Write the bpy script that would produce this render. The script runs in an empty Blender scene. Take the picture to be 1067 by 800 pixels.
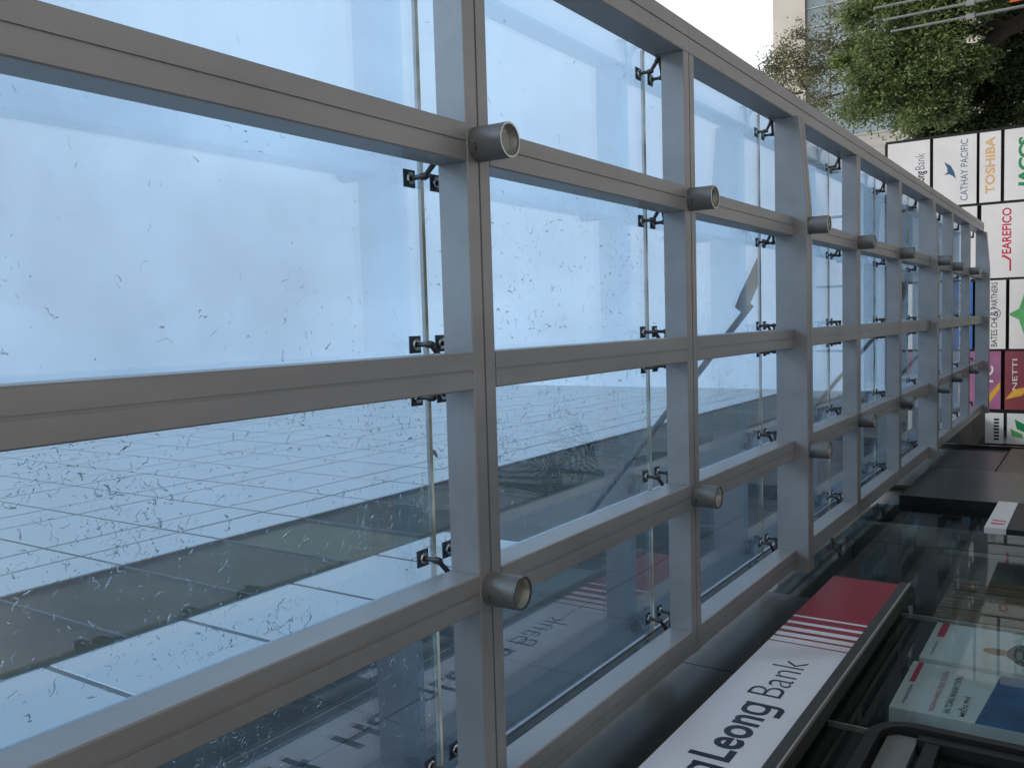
import bpy, math, random
import numpy as np
from mathutils import Vector, Matrix

# ------------------------------------------------------------------ camera, sky, sun, exposure
R = math.radians
EYE = 1.6                                    # the lens stands 1.6 m above the pavement
sc = bpy.context.scene
F_PX, PITCH, YAW, ROLL = 926.73, 0.58923, 0.08124, 0.01689
fw = Vector((-math.sin(YAW) * math.cos(PITCH), math.cos(YAW) * math.cos(PITCH), math.sin(PITCH)))
rt = Vector((math.cos(YAW), math.sin(YAW), 0))
up = rt.cross(fw)
r2 = rt * math.cos(ROLL) + up * math.sin(ROLL)
u2 = up * math.cos(ROLL) - rt * math.sin(ROLL)
cam_data = bpy.data.cameras.new('camera')
cam = bpy.data.objects.new('camera', cam_data)
sc.collection.objects.link(cam)
cam.matrix_world = Matrix(((-u2.x, r2.x, -fw.x, 0), (-u2.y, r2.y, -fw.y, 0), (-u2.z, r2.z, -fw.z, EYE), (0, 0, 0, 1)))
cam_data.sensor_width = 36
cam_data.lens = F_PX / 1067 * 36
cam_data.clip_end = 3000
cam_data.clip_start = 0.05
sc.camera = cam

SUN_EL, SUN_AZ = R(48), R(140)               # azimuth from +Y towards +X: behind the camera, street side
world = bpy.data.worlds.new('World')
sc.world = world
world.use_nodes = True
wn, wl = world.node_tree.nodes, world.node_tree.links
wn.clear()
wo = wn.new('ShaderNodeOutputWorld')
wb = wn.new('ShaderNodeBackground')
wb.inputs['Strength'].default_value = 0.1
sky = wn.new('ShaderNodeTexSky')
sky.sky_type = 'NISHITA'
sky.sun_disc = False
sky.sun_elevation = SUN_EL
sky.sun_rotation = SUN_AZ
sky.dust_density = 3.0
tc = wn.new('ShaderNodeTexCoord')
no = wn.new('ShaderNodeTexNoise')
no.inputs['Scale'].default_value = 2.0
no.inputs['Detail'].default_value = 5
no.inputs['Roughness'].default_value = 0.55
rmp = wn.new('ShaderNodeMapRange')
rmp.inputs['From Min'].default_value = 0.35
rmp.inputs['From Max'].default_value = 0.62
rmp.inputs['To Min'].default_value = 0.50
rmp.inputs['To Max'].default_value = 0.96
mx = wn.new('ShaderNodeMix')
mx.data_type = 'RGBA'
mx.inputs['B'].default_value = (13.6, 13.9, 14.4, 1)
wl.new(tc.outputs['Generated'], no.inputs['Vector'])
wl.new(no.outputs['Fac'], rmp.inputs['Value'])
wl.new(rmp.outputs['Result'], mx.inputs['Factor'])
wl.new(sky.outputs['Color'], mx.inputs['A'])
wl.new(mx.outputs['Result'], wb.inputs['Color'])
wl.new(wb.outputs['Background'], wo.inputs['Surface'])

sun_d = bpy.data.lights.new('sun', 'SUN')
sun_d.energy = 1.5
sun_d.angle = R(12)
sun_d.color = (1, 0.96, 0.91)
sun = bpy.data.objects.new('sun', sun_d)
sc.collection.objects.link(sun)
sdir = Vector((math.sin(SUN_AZ) * math.cos(SUN_EL), math.cos(SUN_AZ) * math.cos(SUN_EL), math.sin(SUN_EL)))
sun.rotation_euler = sdir.to_track_quat('Z', 'Y').to_euler()
sun.location = (20, -20, 60)

sc.view_settings.view_transform = 'Standard'
sc.view_settings.look = 'None'
sc.view_settings.gamma = 1
sc.view_settings.exposure = 0.0
sc.render.engine = 'CYCLES'
cy = sc.cycles
cy.use_denoising = True
cy.max_bounces = 10
cy.diffuse_bounces = 4
cy.glossy_bounces = 5
cy.transmission_bounces = 8
cy.transparent_max_bounces = 24
cy.caustics_reflective = False
cy.caustics_refractive = False
cy.sample_clamp_indirect = 6

# ------------------------------------------------------------------ materials
def rgb(c):
    return (c[0], c[1], c[2], 1)

def nt(name):
    m = bpy.data.materials.new(name)
    m.use_nodes = True
    m.node_tree.nodes.clear()
    n = m.node_tree.nodes
    out = n.new('ShaderNodeOutputMaterial')
    return m, n, m.node_tree.links, out

def mat(name, col, rough=0.5, metal=0.0, var=0.0, scale=4.0, spec=0.5, bump=0.0, bscale=40.0, coat=0.0, stretch=None, rvar=0.0):
    m, n, l, out = nt(name)
    b = n.new('ShaderNodeBsdfPrincipled')
    b.inputs['Base Color'].default_value = rgb(col)
    b.inputs['Roughness'].default_value = rough
    b.inputs['Metallic'].default_value = metal
    b.inputs['Specular IOR Level'].default_value = spec
    b.inputs['Coat Weight'].default_value = coat
    b.inputs['Coat Roughness'].default_value = 0.08
    l.new(b.outputs[0], out.inputs['Surface'])
    if var or bump or rvar:
        g = n.new('ShaderNodeNewGeometry')
        mp = n.new('ShaderNodeMapping')
        l.new(g.outputs['Position'], mp.inputs['Vector'])
        if stretch:
            mp.inputs['Scale'].default_value = stretch
    if var or rvar:
        t = n.new('ShaderNodeTexNoise')
        t.inputs['Scale'].default_value = scale
        t.inputs['Detail'].default_value = 6
        t.inputs['Roughness'].default_value = 0.6
        l.new(mp.outputs[0], t.inputs['Vector'])
    if var:
        cr = n.new('ShaderNodeValToRGB')
        cr.color_ramp.elements[0].position = 0.3
        cr.color_ramp.elements[1].position = 0.7
        cr.color_ramp.elements[0].color = rgb([max(0, c * (1 - var)) for c in col])
        cr.color_ramp.elements[1].color = rgb([min(1, c * (1 + var * 0.6)) for c in col])
        l.new(t.outputs['Fac'], cr.inputs['Fac'])
        l.new(cr.outputs['Color'], b.inputs['Base Color'])
    if rvar:
        rr = n.new('ShaderNodeMapRange')
        rr.inputs['To Min'].default_value = max(0.02, rough - rvar)
        rr.inputs['To Max'].default_value = min(1, rough + rvar)
        l.new(t.outputs['Fac'], rr.inputs['Value'])
        l.new(rr.outputs[0], b.inputs['Roughness'])
    if bump:
        t2 = n.new('ShaderNodeTexNoise')
        t2.inputs['Scale'].default_value = bscale
        t2.inputs['Detail'].default_value = 4
        l.new(mp.outputs[0], t2.inputs['Vector'])
        bp = n.new('ShaderNodeBump')
        bp.inputs['Strength'].default_value = bump
        bp.inputs['Distance'].default_value = 0.01
        l.new(t2.outputs['Fac'], bp.inputs['Height'])
        l.new(bp.outputs[0], b.inputs['Normal'])
    return m

def sheet_glass(name, tint, f0=0.045, haze=0.0, wob=0.0, hscale=3.0, fk=1.0):
    """thin clear sheet: tinted see-through, Fresnel mirror (Schlick), a little dried film"""
    m, n, l, out = nt(name)
    g = n.new('ShaderNodeNewGeometry')
    dt = n.new('ShaderNodeVectorMath'); dt.operation = 'DOT_PRODUCT'
    l.new(g.outputs['Normal'], dt.inputs[0]); l.new(g.outputs['Incoming'], dt.inputs[1])
    def M(op, a, b=None):
        q = n.new('ShaderNodeMath'); q.operation = op
        for i, v in enumerate((a, b)):
            if v is None: continue
            if isinstance(v, (int, float)): q.inputs[i].default_value = v
            else: l.new(v, q.inputs[i])
        return q.outputs[0]
    c = M('ABSOLUTE', dt.outputs['Value'])
    p5 = M('POWER', M('SUBTRACT', 1.0, c), 5.0)
    F = M('ADD', M('MULTIPLY', p5, (1 - f0) * fk), f0)
    tr = n.new('ShaderNodeBsdfTransparent'); tr.inputs['Color'].default_value = rgb(tint)
    gl = n.new('ShaderNodeBsdfGlossy'); gl.inputs['Roughness'].default_value = 0.0
    gl.inputs['Color'].default_value = (0.95, 0.97, 1, 1)
    if wob:
        t = n.new('ShaderNodeTexNoise'); t.inputs['Scale'].default_value = 1.1; t.inputs['Detail'].default_value = 1
        l.new(g.outputs['Position'], t.inputs['Vector'])
        bp = n.new('ShaderNodeBump'); bp.inputs['Strength'].default_value = wob; bp.inputs['Distance'].default_value = 0.02
        l.new(t.outputs['Fac'], bp.inputs['Height']); l.new(bp.outputs[0], gl.inputs['Normal'])
    a = n.new('ShaderNodeMixShader')
    l.new(F, a.inputs[0]); l.new(tr.outputs[0], a.inputs[1]); l.new(gl.outputs[0], a.inputs[2])
    last = a
    if haze:
        t = n.new('ShaderNodeTexNoise'); t.inputs['Scale'].default_value = hscale; t.inputs['Detail'].default_value = 8
        t.inputs['Roughness'].default_value = 0.7
        l.new(g.outputs['Position'], t.inputs['Vector'])
        rr = n.new('ShaderNodeMapRange'); rr.inputs['From Min'].default_value = 0.3; rr.inputs['From Max'].default_value = 0.75
        rr.inputs['To Min'].default_value = haze * 0.35; rr.inputs['To Max'].default_value = haze * 1.6
        l.new(t.outputs['Fac'], rr.inputs['Value'])
        tl = n.new('ShaderNodeBsdfTranslucent'); tl.inputs['Color'].default_value = (0.75, 0.78, 0.8, 1)
        df = n.new('ShaderNodeBsdfDiffuse'); df.inputs['Color'].default_value = (0.6, 0.6, 0.58, 1)
        h = n.new('ShaderNodeMixShader'); l.new(tl.outputs[0], h.inputs[1]); l.new(df.outputs[0], h.inputs[2])
        k = n.new('ShaderNodeMixShader')
        l.new(rr.outputs[0], k.inputs[0]); l.new(a.outputs[0], k.inputs[1]); l.new(h.outputs[0], k.inputs[2])
        last = k
    l.new(last.outputs[0], out.inputs['Surface'])
    return m

def water_mat():
    m, n, l, out = nt('rain_water')
    g = n.new('ShaderNodeBsdfGlass'); g.inputs['IOR'].default_value = 1.33; g.inputs['Roughness'].default_value = 0.0
    l.new(g.outputs[0], out.inputs['Surface'])
    return m

def leaf_mat(name, c1, c2):
    m, n, l, out = nt(name)
    g = n.new('ShaderNodeNewGeometry')
    cr = n.new('ShaderNodeValToRGB')
    cr.color_ramp.elements[0].color = rgb(c1); cr.color_ramp.elements[1].color = rgb(c2)
    l.new(g.outputs['Random Per Island'], cr.inputs['Fac'])
    ns = n.new('ShaderNodeTexNoise'); ns.inputs['Scale'].default_value = 1.3; ns.inputs['Detail'].default_value = 3
    l.new(g.outputs['Position'], ns.inputs['Vector'])
    hs = n.new('ShaderNodeHueSaturation')
    vr = n.new('ShaderNodeMapRange'); vr.inputs['From Min'].default_value = 0.32; vr.inputs['From Max'].default_value = 0.68
    vr.inputs['To Min'].default_value = 0.45; vr.inputs['To Max'].default_value = 1.5
    l.new(ns.outputs['Fac'], vr.inputs['Value']); l.new(vr.outputs[0], hs.inputs['Value'])
    l.new(cr.outputs[0], hs.inputs['Color'])
    b = n.new('ShaderNodeBsdfPrincipled'); b.inputs['Roughness'].default_value = 0.42
    b.inputs['Specular IOR Level'].default_value = 0.4
    l.new(hs.outputs[0], b.inputs['Base Color'])
    t = n.new('ShaderNodeBsdfTranslucent'); l.new(hs.outputs[0], t.inputs['Color'])
    a = n.new('ShaderNodeMixShader'); a.inputs[0].default_value = 0.35
    l.new(b.outputs[0], a.inputs[1]); l.new(t.outputs[0], a.inputs[2])
    l.new(a.outputs[0], out.inputs['Surface'])
    return m

M = {}
M['steel'] = mat('painted_steel', (0.40, 0.40, 0.405), 0.36, 0.3, 0.18, 2.2, 0.5, 0.03, 45, rvar=0.10, stretch=(1, 0.35, 1))
M['lamp'] = mat('lamp_grey', (0.24, 0.24, 0.24), 0.48, 0.15, 0.08, 30)
M['lamp_in'] = mat('lamp_reflector', (0.88, 0.86, 0.82), 0.3, 0.8, 0.1, 40)
M['black'] = mat('black_mark', (0.02, 0.02, 0.02), 0.5)
M['chrome'] = mat('chrome', (0.62, 0.62, 0.6), 0.18, 1.0, 0.15, 60)
M['dark_steel'] = mat('dark_steel', (0.10, 0.09, 0.085), 0.4, 0.5, 0.2, 50)
M['gasket'] = mat('gasket', (0.07, 0.105, 0.15), 0.6)
def seal_mat():
    m, n, l, out = nt('silicone_joint')
    g = n.new('ShaderNodeNewGeometry')
    t = n.new('ShaderNodeTexNoise'); t.inputs['Scale'].default_value = 3.5; l.new(g.outputs['Position'], t.inputs['Vector'])
    cr = n.new('ShaderNodeValToRGB'); cr.color_ramp.elements[0].color = (0.45, 0.44, 0.33, 1); cr.color_ramp.elements[1].color = (0.85, 0.85, 0.80, 1)
    cr.color_ramp.elements[0].position = 0.38; cr.color_ramp.elements[1].position = 0.62
    l.new(t.outputs['Fac'], cr.inputs['Fac'])
    tl = n.new('ShaderNodeBsdfTranslucent'); df = n.new('ShaderNodeBsdfPrincipled'); df.inputs['Roughness'].default_value = 0.3
    l.new(cr.outputs[0], tl.inputs['Color']); l.new(cr.outputs[0], df.inputs['Base Color'])
    a = n.new('ShaderNodeMixShader'); a.inputs[0].default_value = 0.3
    l.new(tl.outputs[0], a.inputs[1]); l.new(df.outputs[0], a.inputs[2]); l.new(a.outputs[0], out.inputs['Surface'])
    return m
M['silicone'] = seal_mat()
M['seal_grey'] = mat('seal_grey', (0.22, 0.23, 0.23), 0.5)
M['glass'] = sheet_glass('canopy_glass', (0.67, 0.825, 0.965), 0.235, 0.008)
M['water'] = water_mat()
M['lens'] = sheet_glass('lamp_lens', (0.93, 0.94, 0.93), 0.09, 0.03, hscale=40)
M['panel'] = mat('white_cladding', (0.74, 0.77, 0.78), 0.35, 0.0, 0.05, 0.7, 0.6, 0.0, coat=0.3)
M['joint'] = mat('cladding_joint', (0.17, 0.19, 0.20), 0.8)
M['win'] = sheet_glass('window_glass', (0.80, 0.82, 0.78), 0.01, 0.0, fk=0.05)
M['blind_a'] = mat('blind_beige', (0.46, 0.39, 0.30), 0.8, var=0.15)
M['blind_b'] = mat('blind_grey', (0.23, 0.20, 0.155), 0.8, var=0.3, scale=1.2)
M['blind_c'] = mat('blind_green', (0.07, 0.085, 0.07), 0.8, var=0.4, scale=2.0)
M['frame_dk'] = mat('dark_frame', (0.014, 0.014, 0.015), 0.45, 0.0, spec=0.3)
M['granite'] = mat('dark_granite', (0.022, 0.024, 0.022), 0.28, 0.0, 0.35, 14, 0.25)
M['stone'] = mat('grey_stone', (0.075, 0.088, 0.092), 0.6, 0.0, 0.3, 3, 0.08)
M['stone2'] = mat('warm_grey_stone', (0.15, 0.135, 0.11), 0.55, 0.0, 0.25, 2, 0.15)
M['pier'] = mat('pier_stone', (0.016, 0.017, 0.017), 0.25, 0.0, 0.3, 8, 0.25)
M['shopglass'] = sheet_glass('shopfront_glass', (0.82, 0.87, 0.865), 0.022, 0.006, 0.02, fk=0.25)
M['interior'] = mat('interior_wall', (0.16, 0.165, 0.16), 0.8, 0.0, 0.2, 1.5)
M['int_floor'] = mat('interior_floor', (0.20, 0.19, 0.17), 0.3, 0.0, 0.2, 2)
M['sign_white'] = mat('sign_white', (0.84, 0.84, 0.87), 0.3, 0.0, 0.05, 1.5)
M['sign_trim'] = mat('sign_trim', (0.07, 0.068, 0.06), 0.4, 0.3, 0.1, 10)
M['trim_lt'] = mat('trim_light', (0.6, 0.58, 0.52), 0.3, 0.6)
M['navy'] = mat('print_navy', (0.012, 0.016, 0.035), 0.35)
M['maroon'] = mat('print_maroon', (0.33, 0.02, 0.035), 0.3, 0.0, 0.06, 3)
M['white'] = mat('board_white', (0.80, 0.80, 0.82), 0.4, 0.0, 0.08, 1.2)
M['tan'] = mat('print_orange', (0.74, 0.47, 0.20), 0.4)
M['green'] = mat('print_green', (0.01, 0.25, 0.09), 0.4)
M['green2'] = mat('print_light_green', (0.13, 0.48, 0.18), 0.4, 0.0, 0.3, 3)
M['red'] = mat('print_red', (0.60, 0.02, 0.07), 0.4)
M['blue'] = mat('print_blue', (0.015, 0.16, 0.55), 0.4)
M['cx'] = mat('print_teal_navy', (0.03, 0.10, 0.19), 0.4)
M['purple'] = mat('print_purple', (0.36, 0.14, 0.28), 0.4, 0.0, 0.25, 2)
M['wine'] = mat('print_wine', (0.24, 0.06, 0.08), 0.4, 0.0, 0.25, 2)
M['yellow'] = mat('print_yellow', (0.75, 0.42, 0.06), 0.4, 0.0, 0.2, 4)
M['letter'] = mat('print_white', (0.82, 0.80, 0.80), 0.4)
M['poster'] = mat('poster_pale', (0.72, 0.76, 0.79), 0.35, 0.0, 0.05, 2)
M['poster_bl'] = mat('poster_blue', (0.025, 0.13, 0.33), 0.35, 0.0, 0.4, 5)
M['skin'] = mat('print_tan', (0.45, 0.24, 0.15), 0.5, 0.0, 0.2, 9)
M['wood'] = mat('slat_wood', (0.22, 0.15, 0.10), 0.55, 0.0, 0.35, 6, stretch=(4, 4, 0.5))
M['bark'] = mat('bark', (0.045, 0.038, 0.032), 0.9, 0.0, 0.4, 12, bump=0.6, bscale=25)
M['bark_lt'] = mat('bark_pale', (0.12, 0.10, 0.085), 0.9, 0.0, 0.4, 12, bump=0.5, bscale=25)
M['leaf'] = leaf_mat('leaf_green', (0.09, 0.135, 0.045), (0.24, 0.30, 0.11))
M['leaf_dk'] = leaf_mat('leaf_dark', (0.045, 0.065, 0.028), (0.12, 0.155, 0.06))
M['leaf_ol'] = leaf_mat('leaf_olive', (0.13, 0.14, 0.07), (0.28, 0.28, 0.16))
M['palm'] = leaf_mat('leaf_palm', (0.015, 0.035, 0.012), (0.04, 0.075, 0.03))
M['leaf_y'] = mat('leaf_yellow', (0.28, 0.26, 0.06), 0.6)
M['pave'] = mat('pavement', (0.46, 0.45, 0.435), 0.7, 0.0, 0.12, 1.2, bump=0.1)
M['road'] = mat('asphalt', (0.055, 0.055, 0.056), 0.75, 0.0, 0.25, 3, bump=0.2, bscale=80)
M['kerb'] = mat('kerb_stone', (0.36, 0.35, 0.33), 0.8, 0.0, 0.15, 3)
M['paint'] = mat('road_paint', (0.7, 0.7, 0.68), 0.6, 0.0, 0.1, 6)
M['earth'] = mat('ground_earth', (0.20, 0.185, 0.16), 0.9, 0.0, 0.2, 0.3)
M['beige'] = mat('beige_concrete', (0.60, 0.56, 0.50), 0.8, 0.0, 0.14, 0.35)
M['cw'] = mat('curtain_wall', (0.24, 0.31, 0.34), 0.08, 0.35, 0.25, 0.25, 0.6)
M['pole'] = mat('pole_metal', (0.30, 0.30, 0.30), 0.45, 0.4, 0.15, 6)
M['orange'] = mat('orange_cloth', (0.75, 0.13, 0.03), 0.7)
M['terra'] = mat('terracotta', (0.35, 0.15, 0.08), 0.7, 0.0, 0.15, 8)
M['plaster'] = mat('plaster_far', (0.55, 0.53, 0.48), 0.8, 0.0, 0.1, 0.6)

# ------------------------------------------------------------------ mesh helpers
COL = sc.collection

class MB:
    def __init__(s):
        s.v, s.f, s.sm = [], [], []
    def add(s, vs, fs, smooth=False):
        o = len(s.v)
        s.v += [tuple(q) for q in vs]
        s.f += [tuple(i + o for i in q) for q in fs]
        s.sm += [smooth] * len(fs)
        return s
    def box(s, x0, x1, y0, y1, z0, z1):
        vs = [(x, y, z) for z in (z0, z1) for y in (y0, y1) for x in (x0, x1)]
        return s.add(vs, [(0, 2, 3, 1), (4, 5, 7, 6), (0, 1, 5, 4), (2, 6, 7, 3), (0, 4, 6, 2), (1, 3, 7, 5)])
    def extrude(s, prof, a, b, fn):
        """closed profile (list of 2-D points) swept between a and b; fn(p, t) gives the 3-D point"""
        n = len(prof)
        vs = [fn(q, a) for q in prof] + [fn(q, b) for q in prof]
        fs = [(i, (i + 1) % n, n + (i + 1) % n, n + i) for i in range(n)]
        fs += [tuple(range(n - 1, -1, -1)), tuple(range(n, 2 * n))]
        return s.add(vs, fs)
    def tube(s, pts, rad, seg=8, caps=True, smooth=True):
        pts = [Vector(q) for q in pts]
        if not isinstance(rad, (list, tuple)):
            rad = [rad] * len(pts)
        ring, vs = [], []
        n0 = None
        for i, q in enumerate(pts):
            d = (pts[min(i + 1, len(pts) - 1)] - pts[max(i - 1, 0)]).normalized()
            if n0 is None:
                n0 = d.orthogonal().normalized()
            n0 = (n0 - d * n0.dot(d)).normalized()
            b = d.cross(n0)
            vs += [q + (n0 * math.cos(2 * math.pi * k / seg) + b * math.sin(2 * math.pi * k / seg)) * rad[i] for k in range(seg)]
        fs = [(i * seg + k, i * seg + (k + 1) % seg, (i + 1) * seg + (k + 1) % seg, (i + 1) * seg + k) for i in range(len(pts) - 1) for k in range(seg)]
        s.add(vs, fs, smooth)
        if caps:
            o = len(s.v) - len(vs)
            s.f += [tuple(o + k for k in range(seg - 1, -1, -1)), tuple(o + (len(pts) - 1) * seg + k for k in range(seg))]
            s.sm += [False, False]
        return s
    def lathe(s, prof, c, seg=28, smooth=True):
        """profile of (radius, z) turned about a vertical axis through c"""
        n = len(prof)
        vs = [(c[0] + r * math.cos(2 * math.pi * k / seg), c[1] + r * math.sin(2 * math.pi * k / seg), c[2] + z) for k in range(seg) for r, z in prof]
        fs = [(k * n + i, ((k + 1) % seg) * n + i, ((k + 1) % seg) * n + i + 1, k * n + i + 1) for k in range(seg) for i in range(n - 1)]
        return s.add(vs, fs, smooth)
    def data(s, name, m=None):
        me = bpy.data.meshes.new(name)
        me.from_pydata(s.v, [], s.f)
        me.polygons.foreach_set('use_smooth', s.sm)
        if m is not None:
            me.materials.append(m)
        me.update()
        if any(s.sm) and name != 'raindrops':
            me.set_sharp_from_angle(angle=R(32))
        return me
    def build(s, name, m, parent=None, loc=None):
        return obj(name, s.data(name, m), parent, loc)

def obj(name, me, parent=None, loc=None, rot=None):
    o = bpy.data.objects.new(name, me)
    COL.objects.link(o)
    if parent is not None:
        o.parent = parent
    if loc is not None:
        o.location = loc
    if rot is not None:
        o.rotation_euler = rot
    return o

def tag(o, label=None, cat=None, group=None, kind=None):
    if label: o['label'] = label
    if cat: o['category'] = cat
    if group: o['group'] = group
    if kind: o['kind'] = kind
    return o

def thing(name, label, cat, loc=(0, 0, 0), group=None, rz=0):
    o = bpy.data.objects.new(name, None)
    o.empty_display_size = 0.2
    COL.objects.link(o)
    o.location = loc
    o.rotation_euler = (0, 0, rz)
    return tag(o, label, cat, group)

def outline(pts, t=0.004):
    """flat print: polygon in (u, v) with a small thickness"""
    return [(q[0], q[1], 0) for q in pts], [(q[0], q[1], t) for q in pts]

BASIS = {
    'facade': Matrix(((0, 0, 1, 0), (1, 0, 0, 0), (0, 1, 0, 0), (0, 0, 0, 1))),     # u = +Y, v = +Z, out = +X
    'board': Matrix(((1, 0, 0, 0), (0, 0, -1, 0), (0, 1, 0, 0), (0, 0, 0, 1))),     # u = +X, v = +Z, out = -Y
}

def printed(name, pts, m, parent, origin, basis, t=0.004):
    """printed shape on a surface: polygon of (u, v) points, raised by t"""
    B = Matrix.Translation(origin) @ BASIS[basis]
    n = len(pts)
    vs = [B @ Vector((q[0], q[1], 0)) for q in pts] + [B @ Vector((q[0], q[1], t)) for q in pts]
    fs = [tuple(range(n, 2 * n)), tuple(range(n - 1, -1, -1))] + [(i, (i + 1) % n, n + (i + 1) % n, n + i) for i in range(n)]
    return MB().add(vs, fs).build(name, m, parent)

def text(name, body, m, parent, origin, basis, w, h, bold=0.0, shear=0.0, cap_ref=None):
    """lettering fitted into w x h metres with its lower left corner at origin"""
    cu = bpy.data.curves.new(name, 'FONT')
    cu.body = body
    cu.size = 1
    cu.offset = bold
    cu.shear = shear
    cu.extrude = 0.0
    cu.resolution_u = 4
    o = bpy.data.objects.new(name + '_tmp', cu)
    COL.objects.link(o)
    dg = bpy.context.evaluated_depsgraph_get()
    me = bpy.data.meshes.new_from_object(o.evaluated_get(dg))
    bpy.data.objects.remove(o)
    bpy.data.curves.remove(cu)
    co = np.empty(len(me.vertices) * 3)
    me.vertices.foreach_get('co', co)
    co = co.reshape(-1, 3)
    lo, hi = co.min(0), co.max(0)
    y0, y1 = (lo[1], hi[1]) if cap_ref is None else cap_ref
    co[:, 0] = (co[:, 0] - lo[0]) / (hi[0] - lo[0]) * w
    co[:, 1] = (co[:, 1] - y0) / (y1 - y0) * h
    B = np.array(Matrix.Translation(origin) @ BASIS[basis])
    co[:, 2] = 0
    wd = co @ B[:3, :3].T + B[:3, 3]
    me.vertices.foreach_set('co', wd.ravel())
    me.materials.clear()
    me.materials.append(m)
    me.update()
    me.name = name
    return obj(name, me, parent)

rng = random.Random(7)
nrg = np.random.default_rng(11)

# ------------------------------------------------------------------ setting: ground, pavement, road
tag(MB().box(-400, 400, -300, 600, -0.6, -0.13).build('ground', M['earth']), kind='structure')
tag(MB().box(-3.2, 6.0, -40, 60, -0.13, 0.0).build('pavement', M['pave']), kind='structure')
tag(MB().box(6.003, 6.2, -40, 60, -0.125, 0.012).build('kerb', M['kerb']), kind='structure')
tag(MB().box(6.203, 15.0, -120, 260, -0.128, -0.115).build('road', M['road']), kind='structure')
mk = MB()
for k in range(30):
    mk.box(10.5, 10.65, -60 + k * 6, -57 + k * 6, -0.113, -0.110)
tag(mk.build('road_marking', M['paint']), kind='structure')
tag(MB().box(15.003, 19.0, -60, 120, -0.128, 0.0).build('far_pavement', M['kerb']), kind='structure')

# ------------------------------------------------------------------ glass canopy
H = EYE + 2.45            # underside of the beams
TOP = EYE + 2.62          # top of the beams
GZ = EYE + 2.795          # underside of the glass
GT = 0.020
P = 2.55                  # bay
Y0 = 3.428                # axis of the first cross beam in view
COLS = list(range(-1, 9))
yc = lambda n: Y0 + P * n
LX = [1.947, 0.835, -0.216, -1.267, -2.325]      # axes of the long beams, street edge first
BW = 0.175
main = lambda n: n % 3 == 2

canopy = thing('glass_canopy', 'long flat entrance canopy of blue rain-spotted glass on a grey steel beam grid', 'canopy', (0, 0, 0))

def grooved(w, z0, z1, g=0.007):
    """beam section with a shadow groove along the middle of its underside, corners eased"""
    a, e = w / 2, 0.006
    return [(-a, z1), (-a, z0 + e), (-a + e, z0), (-g, z0), (-g, z0 + 0.008), (g, z0 + 0.008), (g, z0), (a - e, z0), (a, z0 + e), (a, z1)]

XL, XR = LX[-1] - BW / 2, LX[0] - 0.108
pr = grooved(0.18, H, TOP)
cross_me = MB().extrude(pr, XL, XR, lambda q, t: (t, q[0], q[1])).data('cross_beam', M['steel'])
def main_beam_mesh():
    # tapered cantilever: 0.125 m deeper, rising towards the street edge
    m = MB()
    st = [XL - 0.03, 1.0, XR]
    dz = [0.125, 0.125, 0.055]
    rings = []
    for x, d in zip(st, dz):
        rings.append([(x, q[0], q[1] - (d if q[1] < TOP - 0.05 else 0)) for q in grooved(0.18, H, TOP)])
    n = len(pr)
    vs = [q for r in rings for q in r]
    fs = [(k * n + i, k * n + (i + 1) % n, (k + 1) * n + (i + 1) % n, (k + 1) * n + i) for k in range(len(st) - 1) for i in range(n)]
    fs += [tuple(range(n - 1, -1, -1)), tuple(range((len(st) - 1) * n, len(st) * n))]
    return m.add(vs, fs).data('main_beam', M['steel'])
main_me = main_beam_mesh()
for n in COLS:
    obj('main_beam' if main(n) else 'cross_beam', main_me if main(n) else cross_me, canopy, (0, yc(n), 0))

seg0, seg1 = 0.092, P - 0.092
long_me = MB().extrude(grooved(BW, H, TOP), seg0, seg1, lambda q, t: (q[0], t, q[1])).data('long_beam', M['steel'])
edge_me = MB().extrude(grooved(0.213, H, TOP + 0.05), 0.0015, P - 0.0015, lambda q, t: (q[0], t, q[1])).data('edge_beam', M['steel'])
for n in COLS[:-1]:
    for i, x in enumerate(LX):
        obj('edge_beam' if i == 0 else 'long_beam', edge_me if i == 0 else long_me, canopy, (x, yc(n), 0))

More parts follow.
